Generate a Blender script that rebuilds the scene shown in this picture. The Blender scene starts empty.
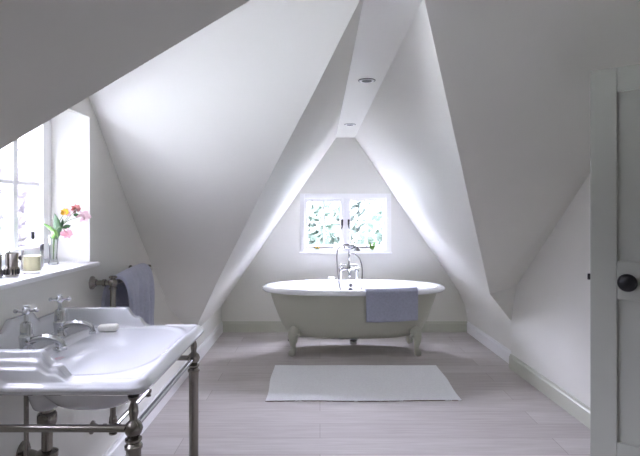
import bpy, bmesh, math, random
from mathutils import Vector, Matrix, noise

C = bpy.context.scene.collection
SC = bpy.context.scene
R = math.radians

# ------------------------------------------------------------------ camera
cam_d = bpy.data.cameras.new('camera')
cam = bpy.data.objects.new('camera', cam_d)
C.objects.link(cam)
cam.location = (0, 0, 1.30)
cam.rotation_euler = (R(90), 0, 0)
cam_d.sensor_width = 36.0
cam_d.lens = 500.0 / 640.0 * 36.0
cam_d.shift_y = -18.0 / 640.0
cam_d.clip_start = 0.02
cam_d.clip_end = 200
SC.camera = cam

# ------------------------------------------------------------------ world (overcast daylight) and exposure
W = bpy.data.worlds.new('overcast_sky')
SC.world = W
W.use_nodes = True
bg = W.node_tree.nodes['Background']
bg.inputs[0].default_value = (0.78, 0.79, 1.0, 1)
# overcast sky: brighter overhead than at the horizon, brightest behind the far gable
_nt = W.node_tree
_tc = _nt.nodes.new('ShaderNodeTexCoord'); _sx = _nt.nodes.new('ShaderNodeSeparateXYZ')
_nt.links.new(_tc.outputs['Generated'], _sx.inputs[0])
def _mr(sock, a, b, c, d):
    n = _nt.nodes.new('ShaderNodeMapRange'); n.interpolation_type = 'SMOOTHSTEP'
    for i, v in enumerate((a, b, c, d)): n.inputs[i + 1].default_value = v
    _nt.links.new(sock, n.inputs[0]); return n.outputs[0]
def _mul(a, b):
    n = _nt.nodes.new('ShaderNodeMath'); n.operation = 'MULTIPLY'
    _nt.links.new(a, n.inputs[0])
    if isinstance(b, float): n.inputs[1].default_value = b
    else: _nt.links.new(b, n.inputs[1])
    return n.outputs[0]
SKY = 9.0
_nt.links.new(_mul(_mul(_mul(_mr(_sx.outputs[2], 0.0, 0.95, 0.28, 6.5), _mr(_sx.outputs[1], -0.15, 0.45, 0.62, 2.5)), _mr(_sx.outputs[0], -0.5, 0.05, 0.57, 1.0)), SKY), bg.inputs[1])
SC.view_settings.view_transform = 'Standard'
SC.view_settings.look = 'None'
SC.view_settings.gamma = 1.0
SC.view_settings.use_curve_mapping = False
SC.view_settings.exposure = 1.66
SC.cycles.max_bounces = 16
SC.cycles.diffuse_bounces = 12
SC.cycles.glossy_bounces = 5
SC.cycles.transparent_max_bounces = 16
SC.cycles.use_denoising = True
SC.cycles.sample_clamp_indirect = 0


def portal(name, loc, rot, sx, sy):
    l = bpy.data.lights.new(name, 'AREA')
    l.shape = 'RECTANGLE'; l.size = sx; l.size_y = sy
    l.cycles.is_portal = True
    o = bpy.data.objects.new(name, l); C.objects.link(o)
    o.location = loc; o.rotation_euler = rot
    return o


portal('daylight_portal', (-1.30, 1.53, 1.41), (0, R(-90), 0), 0.74, 1.5)
portal('daylight_portal', (0.27, 5.44, 1.157), (R(-90), 0, 0), 0.98, 0.66)


# ------------------------------------------------------------------ materials
def mat(name, col, rough=0.5, metal=0.0, spec=0.5, bump=None, var=None, coat=0.0, sheen=0.0):
    m = bpy.data.materials.new(name); m.use_nodes = True
    nt = m.node_tree; b = nt.nodes['Principled BSDF']
    b.inputs['Base Color'].default_value = (*col, 1)
    b.inputs['Roughness'].default_value = rough
    b.inputs['Metallic'].default_value = metal
    b.inputs['Specular IOR Level'].default_value = spec
    b.inputs['Coat Weight'].default_value = coat
    b.inputs['Coat Roughness'].default_value = 0.05
    b.inputs['Sheen Weight'].default_value = sheen
    if bump or var:
        tc = nt.nodes.new('ShaderNodeTexCoord')
    if bump:
        sc, st = bump
        n = nt.nodes.new('ShaderNodeTexNoise'); n.inputs['Scale'].default_value = sc; n.inputs['Detail'].default_value = 5
        bp = nt.nodes.new('ShaderNodeBump'); bp.inputs['Strength'].default_value = st; bp.inputs['Distance'].default_value = 0.01
        nt.links.new(tc.outputs['Object'], n.inputs['Vector'])
        nt.links.new(n.outputs['Fac'], bp.inputs['Height'])
        nt.links.new(bp.outputs['Normal'], b.inputs['Normal'])
    if var:
        sc, amt = var
        n = nt.nodes.new('ShaderNodeTexNoise'); n.inputs['Scale'].default_value = sc; n.inputs['Detail'].default_value = 4
        r = nt.nodes.new('ShaderNodeValToRGB')
        r.color_ramp.elements[0].position = 0.3; r.color_ramp.elements[1].position = 0.7
        r.color_ramp.elements[0].color = (*[c * (1 - amt) for c in col], 1)
        r.color_ramp.elements[1].color = (*[min(1, c * (1 + amt)) for c in col], 1)
        nt.links.new(tc.outputs['Object'], n.inputs['Vector'])
        nt.links.new(n.outputs['Fac'], r.inputs['Fac'])
        nt.links.new(r.outputs['Color'], b.inputs['Base Color'])
    return m


def glass_mat(name, tint=(1, 1, 1), refl=0.08):
    m = bpy.data.materials.new(name); m.use_nodes = True
    nt = m.node_tree; nt.nodes.clear()
    out = nt.nodes.new('ShaderNodeOutputMaterial')
    t = nt.nodes.new('ShaderNodeBsdfTransparent'); t.inputs[0].default_value = (*tint, 1)
    g = nt.nodes.new('ShaderNodeBsdfGlossy'); g.inputs['Roughness'].default_value = 0.02
    lw = nt.nodes.new('ShaderNodeLayerWeight'); lw.inputs[0].default_value = refl * 4
    mx = nt.nodes.new('ShaderNodeMixShader')
    mul = nt.nodes.new('ShaderNodeMath'); mul.operation = 'MULTIPLY'; mul.inputs[1].default_value = 0.8
    nt.links.new(lw.outputs['Fresnel'], mul.inputs[0])
    nt.links.new(mul.outputs[0], mx.inputs[0])
    nt.links.new(t.outputs[0], mx.inputs[1]); nt.links.new(g.outputs[0], mx.inputs[2])
    nt.links.new(mx.outputs[0], out.inputs[0])
    return m


def real_glass(name, col=(1, 1, 1), rough=0.0):
    m = mat(name, col, rough)
    m.node_tree.nodes['Principled BSDF'].inputs['Transmission Weight'].default_value = 1.0
    return m


def leaf_mat(name, col):
    m = mat(name, col, 0.6, var=(3.0, 0.35))
    m.node_tree.nodes['Principled BSDF'].inputs['Subsurface Weight'].default_value = 0.0
    return m


M = {}
M['wall'] = mat('white_wall_paint', (0.755, 0.75, 0.705), 0.55, spec=0.35, bump=(9.0, 0.06))
M['wall_smooth'] = mat('white_trim_paint', (0.84, 0.84, 0.84), 0.35)
M['skirt'] = mat('sage_skirting_paint', (0.56, 0.57, 0.49), 0.4)
M['door'] = mat('sage_door_paint', (0.40, 0.41, 0.365), 0.35, bump=(40, 0.02))
M['tub'] = mat('stone_green_bath_paint', (0.50, 0.50, 0.42), 0.42, spec=0.4)
M['enamel'] = mat('white_enamel', (0.88, 0.89, 0.90), 0.08, coat=0.6)
M['porcelain'] = mat('white_porcelain', (0.66, 0.67, 0.70), 0.07, coat=0.8)
M['chrome'] = mat('chrome', (0.56, 0.57, 0.58), 0.10, 1.0)
M['nickel'] = mat('aged_nickel', (0.30, 0.28, 0.25), 0.22, 1.0)
M['tap_metal'] = mat('bath_tap_nickel', (0.22, 0.22, 0.22), 0.18, 1.0)
M['dark_metal'] = mat('dark_metal', (0.06, 0.06, 0.065), 0.3, 0.6)
M['black'] = mat('black_iron', (0.012, 0.012, 0.013), 0.35, 0.2)
M['towel'] = mat('grey_blue_terry', (0.43, 0.45, 0.56), 0.95, bump=(260, 0.6), var=(60, 0.08), sheen=0.4)
M['mat'] = mat('off_white_cotton', (0.86, 0.87, 0.88), 0.95, bump=(160, 0.5), var=(90, 0.05), sheen=0.3)
M['fringe'] = mat('brown_edge_thread', (0.20, 0.15, 0.13), 0.9)
M['pane'] = glass_mat('window_glass')
M['clear'] = glass_mat('clear_glass', (0.985, 0.995, 0.99), 0.06)
M['wax'] = mat('cream_wax', (0.90, 0.84, 0.58), 0.5)
M['label'] = mat('pale_yellow_label', (0.86, 0.82, 0.55), 0.7)
M['soap'] = mat('cream_soap', (0.86, 0.85, 0.80), 0.45)
M['petal_pink'] = mat('pink_petal', (0.64, 0.36, 0.40), 0.6)
M['petal_pale'] = mat('pale_pink_petal', (0.72, 0.52, 0.55), 0.6)
M['petal_coral'] = mat('coral_petal', (0.45, 0.16, 0.14), 0.6)
M['petal_yellow'] = mat('yellow_petal', (0.62, 0.36, 0.02), 0.6)
M['leaf'] = mat('green_leaf', (0.012, 0.065, 0.008), 0.5)
M['leaf_light'] = mat('light_green_leaf', (0.10, 0.23, 0.03), 0.5)
M['stem'] = mat('green_stem', (0.07, 0.15, 0.03), 0.5)
M['tree'] = leaf_mat('garden_foliage', (0.110, 0.150, 0.120))
M['tree2'] = leaf_mat('garden_foliage_grey', (0.13, 0.16, 0.138))
M['lilac'] = leaf_mat('lilac_blossom', (0.13, 0.115, 0.135))
M['bark'] = mat('bark', (0.05, 0.045, 0.04), 0.9)
M['grass'] = mat('lawn', (0.065, 0.070, 0.058), 0.9, var=(2, 0.3))
M['print'] = mat('pink_stroke_mat', (0.80, 0.45, 0.50), 0.4)
M['lamp'] = mat('halogen_lamp_glass', (0.02, 0.02, 0.022), 0.5, spec=0.2)


def floor_material():
    m = bpy.data.materials.new('limed_oak_boards'); m.use_nodes = True
    nt = m.node_tree; b = nt.nodes['Principled BSDF']
    tc = nt.nodes.new('ShaderNodeTexCoord')
    br = nt.nodes.new('ShaderNodeTexBrick')
    br.inputs['Scale'].default_value = 1.0
    br.inputs['Brick Width'].default_value = 2.1
    br.inputs['Row Height'].default_value = 0.19
    br.inputs['Mortar Size'].default_value = 0.0022
    br.inputs['Mortar Smooth'].default_value = 0.3
    br.inputs['Color1'].default_value = (0.53, 0.495, 0.48, 1)
    br.inputs['Color2'].default_value = (0.62, 0.59, 0.575, 1)
    br.inputs['Mortar'].default_value = (0.40, 0.37, 0.34, 1)
    br.offset = 0.37
    nt.links.new(tc.outputs['Object'], br.inputs['Vector'])
    mp = nt.nodes.new('ShaderNodeMapping'); mp.inputs['Scale'].default_value = (1.6, 26, 1)
    nt.links.new(tc.outputs['Object'], mp.inputs[0])
    n = nt.nodes.new('ShaderNodeTexNoise'); n.inputs['Scale'].default_value = 2.0
    n.inputs['Detail'].default_value = 8; n.inputs['Distortion'].default_value = 0.6
    nt.links.new(mp.outputs[0], n.inputs['Vector'])
    mx = nt.nodes.new('ShaderNodeMix'); mx.data_type = 'RGBA'; mx.blend_type = 'MULTIPLY'
    mx.inputs[0].default_value = 0.55
    rp = nt.nodes.new('ShaderNodeValToRGB')
    rp.color_ramp.elements[0].position = 0.32; rp.color_ramp.elements[0].color = (0.74, 0.72, 0.70, 1)
    rp.color_ramp.elements[1].position = 0.68; rp.color_ramp.elements[1].color = (1, 1, 1, 1)
    nt.links.new(n.outputs['Fac'], rp.inputs[0])
    nt.links.new(br.outputs['Color'], mx.inputs[6]); nt.links.new(rp.outputs[0], mx.inputs[7])
    nt.links.new(mx.outputs[2], b.inputs['Base Color'])
    b.inputs['Roughness'].default_value = 0.78
    b.inputs['Specular IOR Level'].default_value = 0.10
    bp = nt.nodes.new('ShaderNodeBump'); bp.inputs['Strength'].default_value = 0.25; bp.inputs['Distance'].default_value = 0.004
    nt.links.new(n.outputs['Fac'], bp.inputs['Height']); nt.links.new(bp.outputs[0], b.inputs['Normal'])
    return m


M['floor'] = floor_material()


# ------------------------------------------------------------------ helpers
def obj(name, bm, m, parent=None, smooth=False, auto=None, recalc=True):
    if recalc:
        bmesh.ops.recalc_face_normals(bm, faces=bm.faces[:])
    me = bpy.data.meshes.new(name)
    bm.to_mesh(me); bm.free()
    me.materials.append(m)
    if smooth:
        for p in me.polygons: p.use_smooth = True
        if auto:
            me.set_sharp_from_angle(angle=R(auto))
    o = bpy.data.objects.new(name, me); C.objects.link(o)
    if parent:
        o.parent = parent
        o.matrix_parent_inverse = parent_world(parent).inverted()
    return o


def parent_world(p):
    m = Matrix.LocRotScale(p.location, p.rotation_euler, p.scale)
    if p.parent:
        return parent_world(p.parent) @ p.matrix_parent_inverse @ m
    return m


def tag(o, label, cat, group=None, kind=None):
    o['label'] = label; o['category'] = cat
    if group: o['group'] = group
    if kind: o['kind'] = kind
    return o


def thing(name, label, cat, loc, group=None, kind=None):
    o = bpy.data.objects.new(name, None); C.objects.link(o)
    o.location = loc; o.empty_display_size = 0.05
    return tag(o, label, cat, group, kind)


def struct(name, bm, m, parent=None, smooth=False, label=None, **k):
    o = obj(name, bm, m, parent, smooth, **k)
    if not parent:
        o['kind'] = 'structure'
        if label: o['label'] = label
    return o


def add_poly(bm, pts):
    return bm.faces.new([bm.verts.new(p) for p in pts])


def add_box(bm, x0, x1, y0, y1, z0, z1, bevel=0.0, seg=2):
    t = bmesh.new()
    v = [t.verts.new(p) for p in [(x0, y0, z0), (x1, y0, z0), (x1, y1, z0), (x0, y1, z0), (x0, y0, z1), (x1, y0, z1), (x1, y1, z1), (x0, y1, z1)]]
    for f in [(0, 3, 2, 1), (4, 5, 6, 7), (0, 1, 5, 4), (1, 2, 6, 5), (2, 3, 7, 6), (3, 0, 4, 7)]:
        t.faces.new([v[i] for i in f])
    if bevel:
        bmesh.ops.bevel(t, geom=t.edges[:], offset=bevel, segments=seg, profile=0.5, affect='EDGES')
    merge(bm, t)


def merge(bm, t, mtx=None):
    if mtx is not None: t.transform(mtx)
    me = bpy.data.meshes.new('tmp'); t.to_mesh(me); t.free()
    bm.from_mesh(me); bpy.data.meshes.remove(me)


def B(*boxes, bevel=0.0):
    bm = bmesh.new()
    for b in boxes: add_box(bm, *b, bevel=bevel)
    return bm


def catmull(pts, n=8):
    pts = [Vector(p) for p in pts]
    if len(pts) < 3: return pts
    P = [pts[0] * 2 - pts[1]] + pts + [pts[-1] * 2 - pts[-2]]
    out = []
    for i in range(1, len(P) - 2):
        for k in range(n):
            t = k / n
            a, b, c, d = P[i - 1], P[i], P[i + 1], P[i + 2]
            out.append(0.5 * ((2 * b) + (c - a) * t + (2 * a - 5 * b + 4 * c - d) * t * t + (3 * b - a - 3 * c + d) * t ** 3))
    out.append(pts[-1])
    return out


def add_tube(bm, pts, r, seg=12, caps=True):
    pts = [Vector(p) for p in pts]
    rr = r if isinstance(r, (list, tuple)) else [r] * len(pts)
    if len(rr) != len(pts):
        rr = [rr[0] + (rr[-1] - rr[0]) * i / (len(pts) - 1) for i in range(len(pts))]
    rings = []
    tan = (pts[1] - pts[0]).normalized()
    up = Vector((0, 0, 1)) if abs(tan.z) < 0.9 else Vector((0, 1, 0))
    nx = tan.cross(up).normalized()
    for i, p in enumerate(pts):
        if i == 0: t = pts[1] - pts[0]
        elif i == len(pts) - 1: t = pts[-1] - pts[-2]
        else: t = pts[i + 1] - pts[i - 1]
        t.normalize()
        nx = (nx - t * nx.dot(t)).normalized()
        ny = t.cross(nx)
        rings.append([bm.verts.new(p + (nx * math.cos(2 * math.pi * k / seg) + ny * math.sin(2 * math.pi * k / seg)) * rr[i]) for k in range(seg)])
    for a, b in zip(rings, rings[1:]):
        for k in range(seg):
            bm.faces.new([a[k], a[(k + 1) % seg], b[(k + 1) % seg], b[k]])
    if caps:
        bm.faces.new(rings[0][::-1]); bm.faces.new(rings[-1])


def add_lathe(bm, prof, loc=(0, 0, 0), axis='Z', seg=24, mtx=None):
    """prof: (radius, height) pairs turned about an axis through loc"""
    t = bmesh.new(); rings = []
    for r, h in prof:
        if r < 1e-6: rings.append([t.verts.new((0, 0, h))])
        else: rings.append([t.verts.new((r * math.cos(2 * math.pi * k / seg), r * math.sin(2 * math.pi * k / seg), h)) for k in range(seg)])
    for a, b in zip(rings, rings[1:]):
        if len(a) == 1 and len(b) == 1: continue
        for k in range(seg):
            k2 = (k + 1) % seg
            if len(a) == 1: t.faces.new([a[0], b[k2], b[k]])
            elif len(b) == 1: t.faces.new([a[k], a[k2], b[0]])
            else: t.faces.new([a[k], a[k2], b[k2], b[k]])
    rot = Matrix()
    if axis == 'X': rot = Matrix.Rotation(R(90), 4, 'Y')
    if axis == 'Y': rot = Matrix.Rotation(R(-90), 4, 'X')
    mm = Matrix.Translation(loc) @ rot
    if mtx is not None: mm = mtx @ mm
    merge(bm, t, mm)


def lathe(prof, loc=(0, 0, 0), axis='Z', seg=24):
    bm = bmesh.new(); add_lathe(bm, prof, loc, axis, seg); return bm


def tube(pts, r, seg=12):
    bm = bmesh.new(); add_tube(bm, pts, r, seg); return bm


def ball(r, n=8):
    return [(r * math.sin(math.pi * i / n), -r * math.cos(math.pi * i / n)) for i in range(n + 1)]


def sstep(a, b, x):
    t = max(0.0, min(1.0, (x - a) / (b - a)))
    return t * t * (3 - 2 * t)


# ================================================================== THE ROOM
XL = -1.05                                    # left gable wall
def xr(y): return 1.575 + 0.0385 * (4.12 - y)  # right gable wall leans slightly
YB, YF = 5.33, -2.2                           # far and near gable walls
ZC = 2.07                                     # little flat ceiling along the ridge
KB = 0.29                                     # knee height at the far wall
def knee_r(x): return 2.614 - 1.4706 * x

# floor
bm = bmesh.new(); add_box(bm, -1.35, 2.9, YF - 0.1, YB + 0.25, -0.12, 0.0)
struct('floor', bm, M['floor'], label='pale limed wooden floorboards running across the room')

# --- left gable wall (with the window opening) -------------------------------
def left_top(y):
    pts = [(-2.2, .276), (-0.79, .276), (1.53, 2.53), (2.28, 1.80), (2.92, 1.14), (3.26, .83), (3.5, .61), (4.1, .276), (5.4, .276)]
    for (a, za), (b, zb) in zip(pts, pts[1:]):
        if a <= y <= b: return za + (zb - za) * (y - a) / (b - a)
LAP = .12   # the wall runs up behind the sloping plaster
WY0, WY1, WZ0, WZ1 = 0.78, 2.28, 1.052, 1.724
bm = bmesh.new()
ys = [-2.2, -0.79, WY0, 1.53, WY1, 2.92, 3.26, 3.5, 4.1, YB]
for a, b in zip(ys, ys[1:]):
    if WY0 <= a < WY1:
        add_poly(bm, [(XL, a, 0), (XL, b, 0), (XL, b, WZ0), (XL, a, WZ0)])
        add_poly(bm, [(XL, a, WZ1), (XL, b, WZ1), (XL, b, left_top(b) + LAP), (XL, a, left_top(a) + LAP)])
    else:
        add_poly(bm, [(XL, a, 0), (XL, b, 0), (XL, b, left_top(b) + LAP), (XL, a, left_top(a) + LAP)])
# window reveals, the head splays upwards to the frame
XW = -1.26
add_poly(bm, [(XL, WY1, WZ0), (XW, WY1, WZ0), (XW, WY1, WZ1 + .06), (XL, WY1, WZ1)])
add_poly(bm, [(XL, WY0, WZ0), (XW, WY0, WZ0), (XW, WY0, WZ1 + .06), (XL, WY0, WZ1)])
add_poly(bm, [(XL, WY0, WZ1), (XL, WY1, WZ1), (XW, WY1, WZ1 + .06), (XW, WY0, WZ1 + .06)])
add_poly(bm, [(XL, WY0, WZ0), (XL, WY1, WZ0), (XW, WY1, WZ0), (XW, WY0, WZ0)])
struct('wall_left', bm, M['wall'], label='white gable wall on the left with the deep window recess')

# --- right gable wall --------------------------------------------------------
bm = bmesh.new()
def rp(y, z, d=0): return (xr(y) + d, y, z)
DY0, DY1, DZ = 0.93, 1.60, 1.86
def rfar(y): return 3.397 + 0.3225 * xr(y) - 0.80 * y
def rnear(y): return 0.949 + 0.3225 * xr(y) + 0.80 * y
add_poly(bm, [rp(4.12, 0), rp(4.02, 0), rp(4.02, .69), rp(4.12, .385)])
for a, b in [(4.02, 3.03), (3.03, 2.3), (2.3, DY1)]:
    za = .69 if a == 4.02 else rfar(a)
    add_poly(bm, [rp(a, 0), rp(b, 0), rp(b, rfar(b)), rp(a, za)])
add_poly(bm, [rp(DY1, DZ), rp(1.53, DZ), rp(1.53, rfar(1.53)), rp(DY1, rfar(DY1))])
add_poly(bm, [rp(1.53, DZ), rp(DY0, DZ), rp(DY0, rnear(DY0)), rp(1.53, rnear(1.53))])
add_poly(bm, [rp(DY0, 0), rp(-1.0, 0), rp(-1.0, rnear(-1.0)), rp(DY0, rnear(DY0))])
add_poly(bm, [rp(-1.0, 0), rp(YF, 0), rp(YF, .6), rp(-1.0, rnear(-1.0))])
# return of the wall where it meets the bay
add_poly(bm, [(1.575, 4.12, 0), (1.62, 4.12, 0), (1.62, 4.12, .385), (1.575, 4.12, .385)])
struct('wall_right', bm, M['wall'], label='white gable wall on the right with the doorway')

# landing behind the doorway
bm = bmesh.new()
for q in [[rp(DY0, 0), (2.6, DY0, 0), (2.6, DY0, 2.1), rp(DY0, 2.1)],
          [rp(DY1, 0), (2.6, DY1, 0), (2.6, DY1, 2.1), rp(DY1, 2.1)],
          [(2.6, DY0, 0), (2.6, DY1, 0), (2.6, DY1, 2.1), (2.6, DY0, 2.1)],
          [rp(DY0, DZ), rp(DY1, DZ), (2.6, DY1, DZ), (2.6, DY0, DZ)]]:
    add_poly(bm, q)
struct('wall_landing', bm, M['wall'])

# --- bay side wall on the right and knees ------------------------------------
# --- sloping ceilings --------------------------------------------------------
L0 = (.16, 1.73, ZC); A1 = (-.225, 2.39, 1.49); A2 = (-.68, 3.29, .82); A3 = (-.96, 3.93, .405); PL = (XL, 4.12, .276)
R0 = (.376, 1.81, ZC); P1 = (1.346, 3.96, .635); P2 = (1.575, 4.12, .385)
RL = (.16, 1.53, 2.27); RR = (.376, 1.53, 2.30)
NL = (.17, 1.33, ZC); NR = (.376, 1.25, ZC)
EL = (.17, YB, ZC); ER = (.37, YB, ZC)
# far bay, left slope
def slope_obj(name, polys, label):
    bm = bmesh.new()
    for p in polys: add_poly(bm, p)
    bmesh.ops.remove_doubles(bm, verts=bm.verts[:], dist=1e-4)
    bmesh.ops.triangulate(bm, faces=bm.faces[:])
    return struct(name, bm, M['wall'], label=label)
slope_obj('ceiling_bay_left', [[L0, A1, A2, A3, PL, (XL, YB, .276), EL]], 'white sloping ceiling left of the bath')
fr = [R0, (.861, 2.885, 1.3525), P1, P2, (1.598, 4.12, .25), (1.612, 4.12, .13), (1.62, 4.12, 0)]
bk = [ER, (.90, YB, 1.290), (1.33, YB, .655), (1.47, YB, .440), (1.548, YB, .27), (1.574, YB, .13), (1.58, YB, 0)]
bm = bmesh.new()
a_ = [bm.verts.new(p) for p in fr]; m_ = [bm.verts.new(Vector(p).lerp(Vector(q), .5)) for p, q in zip(fr, bk)]; b_ = [bm.verts.new(p) for p in bk]
for k in range(len(fr) - 1):
    bm.faces.new([a_[k], m_[k], m_[k + 1], a_[k + 1]]); bm.faces.new([m_[k], b_[k], b_[k + 1], m_[k + 1]])
struct('ceiling_bay_right', bm, M['wall'], smooth=True, label='white plaster slope curving down to the floor right of the bath')
slope_obj('ceiling_ridge', [[L0, EL, ER, R0], [L0, R0, RR, RL], [RL, RR, NR, NL],
                            [NL, NR, (.37, YF, ZC), (.17, YF, ZC)]], 'narrow flat strip of ceiling along the ridge')
# left wing: far slope (lit by the window) and near slope
GL = (XL, 1.53, 2.53)
c = [(XL, 2.28, 1.80), (XL, 2.92, 1.14), (XL, 3.26, .83), (XL, 3.5, .61)]
bm = bmesh.new()
ar = [RL, L0, (-.03, 2.06, 1.776), A1, A2, A3, PL]
cr = [GL, (XL, 1.9, left_top(1.9)), c[0], c[1], c[2], c[3], PL]
NB_ = 8
grid = []
for k in range(len(ar) - 1):
    for q in range(5 if k < len(ar) - 2 else 6):
        a, b = Vector(ar[k]).lerp(Vector(ar[k + 1]), q / 5), Vector(cr[k]).lerp(Vector(cr[k + 1]), q / 5)
        grid.append([bm.verts.new(a.lerp(b, j / NB_)) for j in range(NB_ + 1)])
for i in range(len(grid) - 1):
    for j in range(NB_):
        try: bm.faces.new([grid[i][j], grid[i][j + 1], grid[i + 1][j + 1], grid[i + 1][j]])
        except ValueError: pass
bmesh.ops.remove_doubles(bm, verts=bm.verts[:], dist=1e-4)
struct('ceiling_left_far', bm, M['wall'], smooth=True, label='large white ceiling slope between the left window and the bath')
NLB = (-1.05, -0.79, .276)
slope_obj('ceiling_left_near', [[RL, NL, NLB, GL]], 'white ceiling slope of the left wing on the near side')
slope_obj('ceiling_near_left', [[NL, NLB, (XL, YF, .276), (.17, YF, ZC)]], 'shaded white ceiling slope at top left')
# right wing
GR = (xr(1.53), 1.53, 2.173 + .3225 * xr(1.53)); Q1 = rp(4.02, .69); Q2 = rp(3.03, rfar(3.03)); Q3 = rp(2.3, rfar(2.3))
slope_obj('ceiling_right_far', [[RR, R0, P1, Q1, Q2, Q3, GR], [P1, P2, Q1]], 'large shaded white ceiling slope on the right')
NRB = rp(-1.0, rnear(-1.0))
slope_obj('ceiling_right_near', [[RR, NR, NRB, GR]], 'white ceiling slope of the right wing on the near side')
slope_obj('ceiling_near_right', [[NR, NRB, rp(YF, .6), (.37, YF, ZC)]], 'white ceiling slope behind the camera on the right')

# --- far gable wall with window opening, near gable wall ----------------------
BX0, BX1, BZ0, BZ1 = -0.213, 0.757, 0.845, 1.475
def ztop(x):
    if x < .17: return ZC - (.17 - x) * (ZC - .276) / (.17 - XL)
    if x > .37: return ZC - (x - .37) * (ZC - KB) / (1.58 - .37)
    return ZC
bm = bmesh.new()
xs = [XL, BX0, .17, .37, BX1, 1.58]
for a, b in zip(xs, xs[1:]):
    if BX0 <= a < BX1:
        add_poly(bm, [(a, YB, 0), (b, YB, 0), (b, YB, BZ0), (a, YB, BZ0)])
        add_poly(bm, [(a, YB, BZ1), (b, YB, BZ1), (b, YB, ztop(b)), (a, YB, ztop(a))])
    else:
        add_poly(bm, [(a, YB, 0), (b, YB, 0), (b, YB, ztop(b)), (a, YB, ztop(a))])
YW = YB + 0.10
add_poly(bm, [(BX0, YB, BZ0), (BX0, YW, BZ0), (BX0, YW, BZ1), (BX0, YB, BZ1)])
add_poly(bm, [(BX1, YB, BZ0), (BX1, YW, BZ0), (BX1, YW, BZ1), (BX1, YB, BZ1)])
add_poly(bm, [(BX0, YB, BZ1), (BX1, YB, BZ1), (BX1, YW, BZ1), (BX0, YW, BZ1)])
add_poly(bm, [(BX0, YB, BZ0), (BX1, YB, BZ0), (BX1, YW, BZ0), (BX0, YW, BZ0)])
struct('wall_back', bm, M['wall'], label='white gable end wall with the small casement window')
bm = bmesh.new()
add_poly(bm, [(XL, YF, 0), (xr(YF), YF, 0), (xr(YF), YF, .6), (.37, YF, ZC), (.17, YF, ZC), (XL, YF, .276)])
struct('wall_front', bm, M['wall'])

# --- skirting boards ----------------------------------------------------------
def skirting(name, p, q, inward, m, h=.115, t=.018, label=None):
    p, q = Vector(p), Vector(q); n = Vector(inward).normalized()
    bm = bmesh.new(); prof = [(0, 0), (t, 0), (t, h - .022), (t - .006, h - .014), (t - .008, h), (0, h)]
    a = [bm.verts.new(p + n * u + Vector((0, 0, v))) for u, v in prof]
    b = [bm.verts.new(q + n * u + Vector((0, 0, v))) for u, v in prof]
    for k in range(len(prof)):
        k2 = (k + 1) % len(prof); bm.faces.new([a[k], a[k2], b[k2], b[k]])
    bm.faces.new(a); bm.faces.new(b[::-1])
    return struct(name, bm, m, label=label)
skirting('baseboard_back', (XL, YB, 0), (1.58, YB, 0), (0, -1, 0), M['skirt'], label='cream skirting board behind the bath')
skirting('baseboard_left', (XL, YB, 0), (XL, YF, 0), (1, 0, 0), M['wall_smooth'], label='white skirting board along the left wall')
skirting('baseboard_right', (1.575, 4.12, 0), rp(DY1, 0), (-1, -.0385, 0), M['skirt'], label='cream skirting board along the right wall')
skirting('baseboard_bay', (1.574, YB, 0), (1.613, 4.13, 0), (-1, -.03, 0), M['wall_smooth'], t=.014, label='cream skirting board in the bath bay')

# ================================================================== WINDOWS
def casement_y(parent, x, y0, y1, z0, z1):
    """casement leaf in a plane of constant x"""
    st, d = .045, .028
    bm = B((x - d, x + d, y0, y0 + st, z0, z1), (x - d, x + d, y1 - st, y1, z0, z1),
           (x - d, x + d, y0 + st, y1 - st, z0, z0 + st + .01), (x - d, x + d, y0 + st, y1 - st, z1 - st, z1), bevel=.004)
    cs = obj('casement', bm, M['wall_smooth'], parent)
    ym, zm = (y0 + y1) / 2 + .005, (z0 + z1) / 2 + .0
    bm = B((x - .014, x + .014, ym - .016, ym + .016, z0 + st, z1 - st), (x - .0125, x + .0125, y0 + st, y1 - st, zm - .009, zm + .009), bevel=.003)
    obj('glazing_bar', bm, M['wall_smooth'], cs)
    bm = B((x - .003, x + .003, y0 + st, y1 - st, z0 + st, z1 - st))
    obj('pane', bm, M['pane'], cs)
    return cs


# left window (three casements)
xw = -1.245
bm = B((xw - .05, xw + .02, WY0, WY0 + .02, WZ0, WZ1 + .06), (xw - .05, xw + .02, WY1 - .02, WY1, WZ0, WZ1 + .06),
       (xw - .05, xw + .02, WY0, WY1, WZ0, WZ0 + .03), (xw - .05, xw + .02, WY0, WY1, WZ1 + .02, WZ1 + .06),
       (xw - .045, xw + .015, 1.265, 1.30, WZ0, WZ1 + .05), (xw - .045, xw + .015, 1.765, 1.795, WZ0, WZ1 + .05))
w1 = struct('window_1', bm, M['wall_smooth'], label='white casement window over the washbasin')
for a, b in [(.805, 1.26), (1.305, 1.76), (1.80, 2.255)]:
    casement_y(w1, xw - .005, a, b, WZ0 + .034, WZ1 + .016)
bm = bmesh.new(); add_box(bm, -1.24, -1.008, WY0 - .02, WY1 + .014, 1.045, 1.064, bevel=.006)
obj('window_sill', bm, M['wall_smooth'], w1, smooth=True, auto=40)
for y, z in [(2.108, 1.193), (2.178, 1.136)]:
    bm = B((xw + .028, xw + .040, y - .007, y + .007, z - .017, z + .017), bevel=.003)
    obj('window_latch', bm, M['dark_metal'], w1)
bm = bmesh.new(); add_lathe(bm, ball(.011), (xw + .045, 2.01, 1.108)); add_tube(bm, [(xw + .02, 2.01, 1.108), (xw + .045, 2.01, 1.108)], .004, 8)
obj('stay_pin', bm, M['dark_metal'], w1, smooth=True)

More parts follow.
